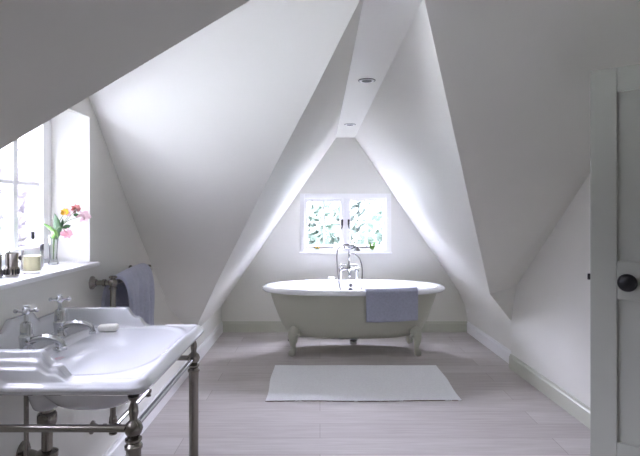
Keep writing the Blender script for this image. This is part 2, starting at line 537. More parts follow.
# back window (two casements)
yw = YB + .045
fw = .05
bm = B((BX0, BX0 + fw, YB - .012, YW, BZ0, BZ1), (BX1 - fw, BX1, YB - .012, YW, BZ0, BZ1),
       (BX0 + fw, BX1 - fw, YB - .012, YW, BZ1 - fw, BZ1), (BX0 + fw, BX1 - fw, YB - .012, YW, BZ0, BZ0 + .035),
       ((BX0 + BX1) / 2 - .022, (BX0 + BX1) / 2 + .022, YB, YW, BZ0, BZ1 - .04), bevel=.003)
w2 = struct('window_2', bm, M['wall_smooth'], label='small white two-leaf casement window above the bath')
bm = bmesh.new(); add_box(bm, BX0 - .008, BX1 + .008, YB - .03, YB + .05, BZ0 - .012, BZ0 + .008, bevel=.004)
obj('window_sill', bm, M['wall_smooth'], w2)
xm = (BX0 + BX1) / 2
for a, b in [(BX0 + fw, xm - .022), (xm + .022, BX1 - fw)]:
    st = .032
    bm = B((a, a + st, yw - .02, yw + .02, BZ0 + .035, BZ1 - fw), (b - st, b, yw - .02, yw + .02, BZ0 + .035, BZ1 - fw),
           (a + st, b - st, yw - .02, yw + .02, BZ0 + .035, BZ0 + .075), (a + st, b - st, yw - .02, yw + .02, BZ1 - fw - st, BZ1 - fw), bevel=.003)
    cs = obj('casement', bm, M['wall_smooth'], w2)
    mx_, mz_ = (a + b) / 2, 1.165
    bm = B((mx_ - .009, mx_ + .009, yw - .012, yw + .012, BZ0 + .07, BZ1 - fw - st), (a + st, b - st, yw - .011, yw + .011, mz_ - .009, mz_ + .009), bevel=.002)
    obj('glazing_bar', bm, M['wall_smooth'], cs)
    bm = B((a + st, b - st, yw - .003, yw + .003, BZ0 + .07, BZ1 - fw - st))
    obj('pane', bm, M['pane'], cs)
for s in (-1, 1):
    hx = xm + s * .036
    bm = B((hx - .011, hx + .011, yw - .034, yw - .02, 1.135, 1.20), bevel=.003)
    add_tube(bm, catmull([(hx, yw - .036, 1.175), (hx, yw - .045, 1.14), (hx + s * .004, yw - .045, 1.11), (hx + s * .025, yw - .045, 1.09), (hx + s * .034, yw - .045, 1.098)], 5), [.009, .004], 8)
    obj('casement_handle', bm, M['black'], w2, smooth=True, auto=40)
for a, b in [(BX0 + .10, xm - .13), (xm + .03, xm + .27)]:
    bm = B((a, b, yw - .040, yw - .032, BZ0 + .050, BZ0 + .060), (a + .05, a + .09, yw - .042, yw - .02, BZ0 + .046, BZ0 + .066), bevel=.002)
    obj('casement_stay', bm, M['dark_metal'], w2)

# ================================================================== DOOR
DH = Vector((1.60, 1.58, 0)); DF = Vector((1.07, 1.98, 0))
dd = (DF - DH); DWD = dd.length; du = dd.normalized(); dn = Vector((du.y, -du.x, 0))
if dn.y > 0: dn = -dn
def door_box(bm, u0, u1, v0, v1, z0, z1, bev=.003):
    """u from hinge to free edge, v depth (0 = face towards the room), z height"""
    t = bmesh.new(); add_box(t, u0, u1, v0, v1, z0, z1, bevel=bev)
    m = Matrix(((du.x, -dn.x, 0, DH.x), (du.y, -dn.y, 0, DH.y), (0, 0, 1, 0), (0, 0, 0, 1)))
    merge(bm, t, m)
U = DWD
bm = bmesh.new(); S_ = .092
zt = 1.85
door_box(bm, U - S_, U, 0, .04, .006, zt)
door_box(bm, 0, S_, 0, .04, .006, zt)
door_box(bm, S_, U - S_, 0, .04, 1.756, zt)
door_box(bm, S_, U - S_, 0, .04, .955, 1.104)
door_box(bm, S_, U - S_, 0, .04, .006, .405)
dr = struct('door_1', bm, M['door'], label='sage green panelled door standing open on the right')
for z0, z1 in [(.395, .965), (1.094, 1.766)]:
    bm = bmesh.new(); door_box(bm, S_ - .01, U - S_ + .01, .013, .027, z0, z1)
    obj('door_panel', bm, M['door'], dr)
kp = DH + du * (U - .130) + Vector((0, 0, 1.028))
rotk = Matrix.Translation(kp) @ dn.to_track_quat('Z', 'Y').to_matrix().to_4x4()
bm = bmesh.new(); add_lathe(bm, [(0, 0), (.027, 0), (.027, .005), (.011, .008), (.010, .022), (.020, .028), (.031, .038), (.034, .048), (.030, .058), (.017, .064), (0, .066)], mtx=rotk)
obj('door_knob', bm, M['black'], dr, smooth=True, auto=50)
bm = bmesh.new(); door_box(bm, U - .001, U + .012, .012, .026, 1.022, 1.046, .002)
obj('door_latch', bm, M['black'], dr)
bm = bmesh.new()
for z in (.25, 1.6):
    add_tube(bm, [tuple(DH + Vector((-.005, -.012, z))), tuple(DH + Vector((-.005, -.012, z + .08)))], .007, 8)
obj('hinge', bm, M['black'], dr)
# door frame round the opening
bm = bmesh.new()
for y0, y1, z0, z1 in [(DY0 - .06, DY0, 0, DZ + .06), (DY1, DY1 + .05, 0, DZ + .06), (DY0, DY1, DZ, DZ + .06)]:
    add_box(bm, xr(1.3) - .022, xr(1.3) + .03, y0, y1, z0, z1, bevel=.003)
struct('trim_1', bm, M['skirt'])

# ================================================================== CEILING SPOTS
def spot(x, y, label):
    t = thing('ceiling_spotlight', label, 'spotlight', (x, y, ZC), 'recessed spotlights in the ridge ceiling')
    bm = lathe([(.030, -.001), (.030, -.004), (.036, -.007), (.043, -.006), (.047, -.001), (.047, 0.0), (.030, 0.0)], (x, y, ZC), seg=28)
    obj('trim_ring', bm, M['wall_smooth'], t, smooth=True)
    bm = lathe([(.046, -.0005), (.047, -.0035), (.051, -.003), (.052, -.0005)], (x, y, ZC), seg=28)
    obj('rim_edge', bm, M['dark_metal'], t, smooth=True)
    bm = lathe([(0, -.003), (.018, -.0045), (.029, -.0060), (.031, -.002), (.031, 0)], (x, y, ZC), seg=24)
    obj('lamp', bm, M['lamp'], t, smooth=True)
spot(.278, 2.97, 'recessed ceiling spotlight with a metal ring, the larger and nearer of the two')
spot(.270, 4.50, 'small recessed ceiling spotlight close to the far gable wall')

# ================================================================== BATHTUB
TX, TY = .31, 4.655
def ring(hl, hw, z, n=72, e=2.25, zf=None):
    out = []
    for k in range(n):
        a = 2 * math.pi * k / n
        ca, sa = math.cos(a), math.sin(a)
        x = hl * math.copysign(abs(ca) ** (2 / e), ca); y = hw * math.copysign(abs(sa) ** (2 / e), sa)
        out.append((TX + x, TY + y, z))
    return out
def loft(bm, rings, cap0=True, cap1=False):
    vs = [[bm.verts.new(p) for p in r] for r in rings]
    n = len(vs[0])
    for a, b in zip(vs, vs[1:]):
        for k in range(n): bm.faces.new([a[k], a[(k + 1) % n], b[(k + 1) % n], b[k]])
    if cap0: bm.faces.new(vs[0][::-1])
    if cap1: bm.faces.new(vs[-1])
bath = thing('bathtub', 'freestanding roll-top bathtub, white inside and stone green outside, under the window', 'bathtub', (TX, TY, 0))
outer = [(.30, .10, .150), (.46, .19, .152), (.555, .235, .162), (.605, .262, .182), (.635, .275, .21), (.665, .288, .26), (.70, .298, .34), (.735, .306, .43), (.765, .312, .52), (.775, .316, .562)]
bm = bmesh.new(); loft(bm, [ring(a, b, z) for a, b, z in outer], True, False)
obj('tub_shell', bm, M['tub'], bath, smooth=True, recalc=True)
inner = [(.775, .316, .556), (.80, .333, .553), (.832, .350, .557), (.846, .357, .570), (.848, .358, .585), (.838, .352, .598), (.818, .341, .605), (.795, .328, .604),
         (.772, .312, .595), (.752, .300, .575), (.735, .290, .53), (.71, .28, .44), (.675, .265, .34), (.63, .245, .25), (.57, .21, .205), (.45, .15, .190), (.2, .07, .187)]
bm = bmesh.new(); loft(bm, [ring(a, b, z) for a, b, z in inner], False, True)
obj('enamel_lining', bm, M['enamel'], bath, smooth=True, recalc=False)
# claw feet
def foot(sx, sy):
    bx, by = TX + sx * .545, TY + sy * .205
    d = Vector((sx * .75, sy * .55, 0)).normalized()
    bm = bmesh.new()
    pr = [(-.03, .245, .040), (-.008, .215, .052), (.006, .180, .047), (.012, .145, .036), (.008, .110, .027), (.002, .075, .021), (.004, .048, .022), (.012, .026, .025), (.018, .014, .020)]
    pts = catmull([(bx + d.x * u, by + d.y * u, z) for u, z, r in pr], 4)
    rr = []
    for i in range(len(pr) - 1):
        for k in range(4): rr.append(pr[i][2] + (pr[i + 1][2] - pr[i][2]) * k / 4)
    rr.append(pr[-1][2])
    add_tube(bm, pts, rr, 14)
    add_lathe(bm, ball(.024), (bx + d.x * .012, by + d.y * .012, .024), seg=16)
    sd = Vector((-d.y, d.x, 0))
    for w in (-1, 0, 1):   # three toes over the ball
        o = d * .03 + sd * w * .016
        add_tube(bm, catmull([(bx + d.x * .012 + sd.x * w * .010, by + d.y * .012 + sd.y * w * .010, .062), (bx + o.x + d.x * .004, by + o.y + d.y * .004, .038), (bx + o.x + d.x * .006, by + o.y + d.y * .006, .008)], 4), [.009, .006], 8)
    # bracket wings against the shell
    for w in (-1, 1):
        add_tube(bm, catmull([(bx + sd.x * w * .01, by + sd.y * w * .01, .19), (bx + sd.x * w * .045 - d.x * .01, by + sd.y * w * .045 - d.y * .01, .197), (bx + sd.x * w * .075 - d.x * .03, by + sd.y * w * .075 - d.y * .03, .185)], 4), [.022, .006], 8)
    obj('foot', bm, M['tub'], bath, smooth=True)
for sx in (-1, 1):
    for sy in (-1, 1): foot(sx, sy)
for sx in (-1, 1):
    bx = TX + sx * .575
    bm = bmesh.new()
    add_lathe(bm, ball(.014), (bx + sx * .012, TY - .13, .125), seg=12)
    add_tube(bm, [(bx + sx * .012, TY - .13, .125), (bx - sx * .07, TY - .13, .165)], .007, 8)
    obj('foot_bolt', bm, M['dark_metal'], bath, smooth=True)
# overflow, plug chain stay and waste pipes
bm = lathe([(0, -.012), (.010, -.012), (.017, -.009), (.017, .02), (0, .02)], (TX - .005, TY + .292, .556), 'Y', 20)
obj('overflow', bm, M['dark_metal'], bath, smooth=True, auto=50)
bm = lathe([(0, -.012), (.015, -.012), (.022, -.009), (.022, .02), (0, .02)], (TX - .008, TY + .284, .510), 'Y', 20)
obj('overflow', bm, M['dark_metal'], bath, smooth=True, auto=50)
bm = bmesh.new()
add_tube(bm, [(TX, TY, .155), (TX, TY, .075)], .022, 14)
add_lathe(bm, [(0, 0), (.034, 0), (.034, .03), (.024, .036), (0, .036)], (TX, TY, .055), seg=18)
add_tube(bm, catmull([(TX, TY, .075), (TX + .03, TY + .08, .07), (TX + .03, TY + .2, .06), (TX + .03, TY + .29, .03), (TX + .03, TY + .30, .001)], 5), .017, 12)
obj('waste_pipe', bm, M['chrome'], bath, smooth=True, auto=50)

# ================================================================== BATH MIXER TAP
MY = TY + .405
tap = thing('bath_mixer_tap', 'chrome telephone-style bath mixer with hand shower standing behind the bath', 'tap', (.29, MY, 0))
MXc = .292
bm = bmesh.new()
for s in (-1, 1):   # floor standing supply pipes
    add_tube(bm, [(MXc + s * .078, MY, 0), (MXc + s * .078, MY, .70)], .011, 12)
    add_lathe(bm, [(0, 0), (.03, 0), (.028, .008), (.014, .014), (0, .014)], (MXc + s * .078, MY, 0))
    add_lathe(bm, ball(.016), (MXc + s * .078, MY, .705), seg=14)
add_tube(bm, [(MXc - .078, MY, .70), (MXc + .078, MY, .70)], .012, 12)
add_lathe(bm, ball(.02), (MXc, MY, .70), seg=16)
obj('supply_pipe', bm, M['chrome'], tap, smooth=True, auto=50)
bm = bmesh.new()
add_lathe(bm, [(0, -.03), (.014, -.03), (.018, -.01), (.018, .01), (.012, .025), (.016, .035), (.008, .045), (.007, .09), (.012, .10), (.007, .105), (0, .11)], (MXc, MY, .705))
add_tube(bm, catmull([(MXc, MY, .69), (MXc, MY - .05, .695), (MXc, MY - .10, .68), (MXc, MY - .12, .655)], 5), [.013, .010], 12)
add_lathe(bm, [(.010, 0), (.014, 0), (.014, .014), (.010, .014)], (MXc, MY - .12, .643))
obj('mixer_body', bm, M['tap_metal'], tap, smooth=True, auto=50)
for s in (-1, 1):
    bm = bmesh.new(); cx = MXc + s * .078; cy = MY - .045
    add_tube(bm, [(cx, MY, .705), (cx, cy, .705)], .008, 10)
    for k in range(4):
        a = math.pi / 4 + k * math.pi / 2
        e = (cx + .024 * math.cos(a), cy, .705 + .024 * math.sin(a))
        add_tube(bm, [(cx, cy, .705), e], [.006, .004], 8); add_lathe(bm, ball(.007, 6), e, seg=10)
    add_lathe(bm, [(0, -.012), (.010, -.010), (.012, 0), (.012, .01), (0, .01)], (cx, cy, .705), 'Y', 14)
    obj('crosshead_handle', bm, M['tap_metal'], tap, smooth=True, auto=50)
bm = bmesh.new()   # cross arm and cradle
add_tube(bm, [(MXc - .075, MY, .745), (MXc + .075, MY, .745)], .006, 10)
add_lathe(bm, ball(.011), (MXc - .075, MY, .745), seg=12); add_lathe(bm, ball(.011), (MXc + .075, MY, .745), seg=12)
add_tube(bm, [(MXc, MY, .80), (MXc, MY - .01, .90)], .006, 10)
add_tube(bm, catmull([(MXc - .045, MY - .012, .935), (MXc - .04, MY - .012, .915), (MXc, MY - .012, .905), (MXc + .04, MY - .012, .915), (MXc + .045, MY - .012, .935)], 5), .006, 10)
obj('cradle', bm, M['tap_metal'], tap, smooth=True)
bm = bmesh.new()
add_tube(bm, catmull([(MXc - .06, MY - .015, .945), (MXc, MY - .015, .948), (MXc + .05, MY - .015, .94), (MXc + .078, MY - .02, .925)], 5), [.009, .012], 12)
add_lathe(bm, [(.012, .02), (.020, .0), (.032, -.018), (.032, -.026), (0, -.028)], (MXc + .082, MY - .02, .915), seg=20)
obj('hand_shower', bm, M['tap_metal'], tap, smooth=True, auto=50)
bm = bmesh.new()
add_tube(bm, catmull([(MXc - .055, MY - .015, .945), (MXc - .085, MY - .015, .935), (MXc - .115, MY - .02, .895), (MXc - .122, MY - .03, .82), (MXc - .118, MY - .05, .70), (MXc - .108, MY - .09, .61),
                      (MXc - .095, MY - .14, .53), (MXc - .05, MY - .19, .40), (MXc + .03, MY - .19, .35), (MXc + .10, MY - .14, .45), (MXc + .125, MY - .085, .61), (MXc + .13, MY - .04, .72), (MXc + .11, MY - .02, .80), (MXc + .07, MY - .01, .845), (MXc + .02, MY, .855), (MXc, MY, .82)], 8), .0055, 8)
obj('hose', bm, M['tap_metal'], tap, smooth=True)

# small white soap dish on the rear rim
sd_ = thing('soap_dish', 'small white soap dish sitting on the rear rim of the bathtub', 'soap dish', (.115, TY + .335, .606))
bm = lathe([(0, 0), (.022, 0), (.030, .010), (.036, .026), (.033, .028), (.026, .014), (0, .008)], (.115, TY + .322, .606), seg=24)
obj('dish', bm, M['enamel'], sd_, smooth=True, auto=60)
bm = bmesh.new(); t = bmesh.new(); add_box(t, -.023, .023, -.015, .015, 0, .018, bevel=.007, seg=3); merge(bm, t, Matrix.Translation((.115, TY + .322, .618)))
sp = obj('soap', bm, M['soap'], smooth=True); tag(sp, 'small pale soap lying in the white dish on the bathtub rim', 'soap')

# ================================================================== TOWEL ON THE BATH
def sheet(name, sec_fn, y_or_x, n_len, m, thick=.012, parent=None):
    """sec_fn(t) -> list of points across; lofted and given thickness"""
    bm = bmesh.new(); rows = []
    for i in range(n_len + 1):
        rows.append([bm.verts.new(p) for p in sec_fn(i / n_len)])
    for a, b in zip(rows, rows[1:]):
        for k in range(len(a) - 1): bm.faces.new([a[k], a[k + 1], b[k + 1], b[k]])
    o = obj(name, bm, m, parent, smooth=True)
    s = o.modifiers.new('thickness', 'SOLIDIFY'); s.thickness = thick; s.offset = 0
    b = o.modifiers.new('bevel', 'BEVEL'); b.width = thick * .35; b.segments = 2; b.limit_method = 'ANGLE'
    return o
TF = TY - .358
TZ = -.012
prof = [(TF + .085, .50), (TF + .075, .56), (TF + .058, .603), (TF + .035, .617), (TF + .012, .614), (TF - .006, .600), (TF - .011, .580), (TF - .012, .54), (TF - .012, .48), (TF - .011, .42), (TF - .010, .350)]
prof_s = catmull([(0, a, b) for a, b in prof], 4)
def bath_towel(t):
    x = .395 + (.853 - .395) * t
    out = []
    for k, p in enumerate(prof_s):
        dl = max(0, .60 - p.z)
        # follow the curve of the rim
        u = (x - TX) / .848
        back = .358 * (1 - (1 - abs(u) ** 2.25) ** (1 / 2.25)) if abs(u) < 1 else 0
        w = .004 * math.sin(x * 34) * dl * 3 + .003 * math.sin(x * 11 + 1) * dl * 4
        out.append((x - .012 * dl * (t - .5), p.y + back + w, p.z + (TZ * min(1, dl * 8)) + .003 * math.sin(x * 9) * (1 if dl > .2 else 0)))
    return out
bt = sheet('towel', bath_towel, 0, 40, M['towel'], .013)
tag(bt, 'grey-blue towel folded over the front rim of the bathtub', 'towel')

# ================================================================== BATH MAT
bm = bmesh.new(); nx_, ny_ = 60, 34
def matpt(i, j):
    u, v = i / nx_, j / ny_
    xl = -.370 - .010 * v; xrr = .966 + .006 * v
    x = xl + (xrr - xl) * u; y = 3.405 + .765 * v
    y += .006 * math.sin(u * 9) * (1 - v) - (.012 * (1 - u) * (1 - v)) + .01 * v * (1 - u) * 0
    x += .005 * math.sin(v * 8) * (1 if u < .5 else -1)
    z = .006 + .0025 * noise.noise(Vector((x * 5, y * 5, 0)))
    if j == 0: z += .001 * math.sin(u * 50)
    return x, y, z
top = [[bm.verts.new(matpt(i, j)) for i in range(nx_ + 1)] for j in range(ny_ + 1)]
bot = [[bm.verts.new((matpt(i, j)[0], matpt(i, j)[1], .0008)) for i in range(nx_ + 1)] for j in range(ny_ + 1)]
for j in range(ny_):
    for i in range(nx_):
        bm.faces.new([top[j][i], top[j][i + 1], top[j + 1][i + 1], top[j + 1][i]])
        bm.faces.new([bot[j][i], bot[j + 1][i], bot[j + 1][i + 1], bot[j][i + 1]])
for j in range(ny_):
    for i in (0, nx_): bm.faces.new([top[j][i], top[j + 1][i], bot[j + 1][i], bot[j][i]])
for i in range(nx_):
    for j in (0, ny_): bm.faces.new([top[j][i], top[j][i + 1], bot[j][i + 1], bot[j][i]])
bmat = obj('bath_mat', bm, M['mat'], smooth=True, auto=60)
tag(bmat, 'rectangular off-white cotton bath mat lying on the floorboards', 'bath mat')
bm = bmesh.new(); random.seed(5); hem = []
for i in range(nx_ + 1):
    x, y, z = matpt(i, 0); q = 0 if random.random() < .3 else .004 + random.random() * .003
    hem.append([bm.verts.new(p) for p in ((x, y - q, .0008), (x, y - q, .0045), (x, y + .001, .0045))])
for a, b in zip(hem, hem[1:]):
    bm.faces.new([a[0], b[0], b[1], a[1]]); bm.faces.new([a[1], b[1], b[2], a[2]])
obj('edge_stitching', bm, M['fringe'], bmat)

# ================================================================== WASHBASIN
BXW, BXF, BY0, BY1 = -1.048, -.480, 1.375, 2.085
BYM = (BY0 + BY1) / 2
def v_(y): return (y - BYM) / .285
def bowl(x, y):
    u = (x + .712) / .190; v = (y - BYM) / .285
    d = (abs(u) ** 3.0 + abs(v) ** 3.0) ** (1 / 3.0)
    return d
def stepped(d):
    """outer moulding of the side upstand: a quarter-round ledge in two steps"""
    return .40 * sstep(.008, .011, d) + .06 * sstep(.011, .018, d) + .24 * sstep(.018, .021, d) + .06 * sstep(.021, .027, d) + .24 * sstep(.027, .031, d)
def basin_top(x, y):
    z = .824
    z += .012 * sstep(-.86, -.90, x)            # raised tap deck
    d = bowl(x, y)
    if d < 1: z -= .135 * sstep(1.0, .42, d)
    z += .004 * math.exp(-((d - 1.08) / .06) ** 2)   # soft ridge round the bowl
    dy = min(y - BY0, BY1 - y)
    side = sstep(.066, .054, dy) * stepped(dy)
    # ogee run-out of the side upstand towards the front
    run = 1 - .50 * sstep(-.790, -.752, x) - .50 * sstep(-.742, -.700, x)
    hs = .078 * side * run
    hb = (.076 + .034 * sstep(.105, .055, abs(y - BYM))) * sstep(-1.014, -1.026, x) * stepped(dy)
    return max(z, .824 + hs, .824 + hb)
bm = bmesh.new(); NX = 110
ys_b = [BY0 + .0015 * k for k in range(47)]
ys_b = ys_b + [BY0 + .0705 + (BY1 - BY0 - .141) * k / 90 for k in range(91)] + [BY1 - .0015 * k for k in range(46, -1, -1)]
NY = len(ys_b) - 1
def cornered(x, y):
    """round the two front corners of the outline"""
    r = .045
    cx = BXF - r
    for cy, s in ((BY0 + r, -1), (BY1 - r, 1)):
        if x > cx and (y - cy) * s > 0:
            dx, dy = x - cx, (y - cy) * s
            m_ = max(dx, dy)
            if m_ > 1e-9:
                l = math.hypot(dx, dy); k = m_ / l
                return cx + dx * k, cy + s * dy * k
    return x, y
tv, bv = [], []
for j in range(NY + 1):
    y = ys_b[j]; rt, rb = [], []
    for i in range(NX + 1):
        x = BXW + (BXF - BXW) * i / NX
        X, Y = cornered(x, y)
        edge = min(BXF - x, y - BY0, BY1 - y)
        z = basin_top(x, y)
        z -= .010 * (1 - min(1, edge / .014)) ** 2
        # slightly raised rolled front rim
        z += .004 * math.exp(-((edge - .022) / .010) ** 2) * (1 if x > -.64 else 0)
        rt.append(bm.verts.new((X, Y, z)))
        d = bowl(x, y)
        d2 = (abs((x + .735) / .235) ** 2.6 + abs(v_(y)) ** 2.6) ** (1 / 2.6)
        zb = .783 - (.132 * sstep(1.10, .45, d2)) + .008 * sstep(0, .03, edge)
        boss = math.hypot(x + .898, y - 1.645)
        zb = min(zb, .783 - .135 * sstep(.085, .035, boss))
        ins = .018
        Xb = BXW + (X - BXW) * (1 - ins / (BXF - BXW)); Yb = BYM + (Y - BYM) * (1 - ins / (BYM - BY0))
        rb.append(bm.verts.new((Xb, Yb, min(zb, z - .02))))
    tv.append(rt); bv.append(rb)
for j in range(NY):
    for i in range(NX):
        bm.faces.new([tv[j][i], tv[j][i + 1], tv[j + 1][i + 1], tv[j + 1][i]])
        bm.faces.new([bv[j][i], bv[j + 1][i], bv[j + 1][i + 1], bv[j][i + 1]])
# moulded edge between top and underside
loop = [(j, i) for j, i in [(0, i) for i in range(NX)] + [(j, NX) for j in range(NY)] + [(NY, i) for i in range(NX, 0, -1)] + [(j, 0) for j in range(NY, 0, -1)]]
levels = [(.10, .004), (.30, .006), (.48, .003), (.55, -.004), (.72, -.005), (.85, -.010)]
prev = [tv[j][i] for j, i in loop]
for f, off in levels:
    cur = []
    for j, i in loop:
        t, b = tv[j][i].co, bv[j][i].co
        zt_, zb_ = t.z, b.z
        dirv = Vector((t.x - BXW - (.3 if i == 0 else .0) * 0, 0, 0))
        nx2 = 1 if i == NX else 0
        ny2 = -1 if j == 0 else (1 if j == NY else 0)
        if i == NX and (ys_b[j] < BY0 + .045): ny2 = -.7; nx2 = .7
        if i == NX and (ys_b[j] > BY1 - .045): ny2 = .7; nx2 = .7
        if i > NX * .93 and j in (0, NY): nx2 = .7; ny2 *= .7
        base = Vector((t.x, t.y, 0))
        if nx2 == 0 and i == 0: pass
        cur.append(bm.verts.new((base.x + nx2 * off, base.y + ny2 * off, zt_ + (zb_ - zt_) * f)))
    for k in range(len(loop)):
        k2 = (k + 1) % len(loop); bm.faces.new([prev[k], prev[k2], cur[k2], cur[k]])
    prev = cur
last = [bv[j][i] for j, i in loop]
for k in range(len(loop)):
    k2 = (k + 1) % len(loop); bm.faces.new([prev[k], prev[k2], last[k2], last[k]])
basin = obj('washbasin', bm, M['porcelain'], smooth=True)
tag(basin, 'white porcelain washbasin with stepped upstand and two chrome taps under the left window', 'washbasin')

# pillar taps
def pillar_tap(y, z, x=-.955):
    bm = bmesh.new()
    add_lathe(bm, [(0, 0), (.027, 0), (.027, .004), (.022, .010), (.019, .016), (.020, .03), (.022, .045), (.023, .052), (.019, .056), (.0185, .062), (.0175, .092), (.013, .098), (.007, .101), (.006, .128), (0, .128)], (x, y, z), seg=24)
    sp_ = catmull([(x + .010, y, z + .036), (x + .05, y, z + .046), (x + .085, y, z + .045), (x + .112, y, z + .035), (x + .120, y, z + .018)], 6)
    add_tube(bm, sp_, [.012, .0095], 14)
    add_lathe(bm, [(.0085, 0), (.0125, 0), (.0125, .010), (.0095, .012)], (x + .120, y, z + .008), seg=16)
    for s in (-1, 1):
        add_lathe(bm, ball(.0055, 6), (x + .012, y + s * .019, z + .036), seg=8)
    tp = obj('pillar_tap', bm, M['chrome'], basin, smooth=True, auto=50)
    bm = bmesh.new(); hz = z + .134
    add_lathe(bm, [(0, -.012), (.010, -.010), (.012, 0), (.012, .006), (.008, .012), (.003, .016), (0, .016)], (x, y, hz), seg=16)
    for k in range(4):
        a = R(20) + k * math.pi / 2
        e = (x + .030 * math.cos(a), y + .030 * math.sin(a), hz + .001)
        add_tube(bm, [(x, y, hz), (x + .6 * (e[0] - x), y + .6 * (e[1] - y), hz), e], [.0055, .0035], 8)
        add_lathe(bm, ball(.0075, 6), e, seg=10)
    obj('crosshead_handle', bm, M['chrome'], tp, smooth=True, auto=50)
    bm = lathe([(.0, .001), (.006, .0165), (.009, .0172), (.009, .0160)], (x, y, hz), seg=12)
    obj('indice', M and bm, M['enamel'], tp, smooth=True)
    return tp
pillar_tap(1.625, .838)
pillar_tap(1.835, .838)
# plug pull between the taps
bm = bmesh.new()
add_lathe(bm, [(0, 0), (.016, 0), (.016, .005), (.006, .009), (.0055, .030), (.012, .034), (.0155, .038), (.0155, .043), (.005, .046), (0, .046)], (-.885, 1.685, .830), seg=18)
obj('waste_plunger', bm, M['chrome'], basin, smooth=True, auto=50)
# faint pink wavy strokes on the far side of the bowl
bm = bmesh.new()
for k, (a, b) in enumerate([((-.845, 1.612), (-.835, 1.616)), ((-.833, 1.611), (-.826, 1.616)), ((-.846, 1.596), (-.824, 1.597)), ((-.850, 1.603), (-.842, 1.604))]):
    pts = []
    for q in range(7):
        t_ = q / 6; x_ = a[0] + (b[0] - a[0]) * t_; y_ = a[1] + (b[1] - a[1]) * t_ + .0016 * math.sin(t_ * 9 + k)
        pts.append((x_, y_, basin_top(x_, y_) + .0004))
    add_tube(bm, pts, .0009, 6)
obj('pink_mark', bm, M['print'], basin)
# pipes underneath
bm = bmesh.new()
wx, wy = -.898, 1.645
add_lathe(bm, [(0, .0), (.028, .0), (.030, .012), (.030, .034), (.026, .040), (.020, .042), (.020, .075), (.027, .078), (.027, .092), (.022, .096), (0, .096)], (wx, wy, .595), seg=24)
add_tube(bm, [(wx, wy, .60), (wx, wy, .50)], .017, 16)
add_lathe(bm, [(0, 0), (.018, 0), (.026, .008), (.030, .02), (.031, .09), (.029, .11), (.034, .114), (.034, .130), (.022, .136), (0, .137)], (wx, wy, .375), seg=24)
add_tube(bm, catmull([(wx - .02, wy + .02, .445), (wx - .06, wy + .07, .445), (-1.0, 1.745, .445), (-1.048, 1.765, .445)], 6), .016, 14)
add_lathe(bm, [(0, .0), (.040, .0), (.040, .005), (.028, .014), (.018, .018), (0, .018)], (-1.05, 1.765, .445), 'X', 24)
obj('bottle_trap', bm, M['nickel'], basin, smooth=True, auto=50)
for y in (1.625, 1.835):
    bm = bmesh.new()
    zl = .43 if y < 1.7 else .70
    add_tube(bm, catmull([(-.955, y, .80), (-.955, y, zl + .07), (-.963, y, zl + .02), (-1.0, y, zl), (-1.048, y, zl)], 5), .0075, 10)
    add_lathe(bm, [(0, 0), (.014, 0), (.014, .018), (.011, .022), (.011, .04), (0, .04)], (-.955, y, .742), seg=6)
    add_lathe(bm, [(0, 0), (.022, 0), (.020, .006), (.009, .009), (0, .009)], (-1.05, y, zl), 'X', 18)
    obj('supply_pipe', bm, M['nickel'], basin, smooth=True, auto=50)

# soap bar on the basin
t = bmesh.new(); add_box(t, -.037, .037, -.023, .023, 0, .024, bevel=.010, seg=4)
bm = bmesh.new(); merge(bm, t, Matrix.Translation((-.832, 1.965, .8265)) @ Matrix.Rotation(R(12), 4, 'Z'))
sb = obj('soap_bar', bm, M['soap'], smooth=True)
tag(sb, 'cream soap bar lying on the washbasin behind the far tap', 'soap')

# ================================================================== BASIN STAND
stand = thing('basin_stand', 'aged nickel console stand with turned legs carrying the washbasin', 'basin stand', (-.515, BYM, 0))
LX = -.519; LY = (1.392, 2.055); RZ = .692
legprof = [(0, 0), (.024, 0), (.024, .012), (.017, .018), (.016, .05), (.0175, .055), (.0185, .10), (.0195, .60), (.0205, .635), (.024, .638), (.0245, .646), (.020, .650), (.017, .654), (.023, .660), (.023, .665), (.014, .670),
           (.021, .679), (.0255, .692), (.021, .706), (.012, .714), (.010, .720), (.0135, .738), (.0125, .752), (.008, .764), (.008, .770), (.015, .778), (.016, .7825), (0, .7825)]
for y in LY:
    obj('leg', lathe(legprof, (LX, y, 0), seg=24), M['nickel'], stand, smooth=True, auto=50)
def rail(name, a, b, r=.0095):
    bm = bmesh.new(); add_tube(bm, [a, b], r, 14)
    return obj(name, bm, M['nickel'] if name != 'towel_rail' else M['chrome'], stand, smooth=True, auto=50)
rail('towel_rail', (LX, LY[0] + .02, RZ), (LX, LY[1] - .02, RZ), .0085)
for y in LY:
    rail('side_rail', (LX, y, RZ), (-1.046, y, RZ), .0105)
    bm = lathe([(0, 0), (.026, 0), (.024, .008), (.013, .014), (0, .014)], (-1.05, y, RZ), 'X', 20)
    obj('wall_flange', bm, M['nickel'], stand, smooth=True, auto=50)

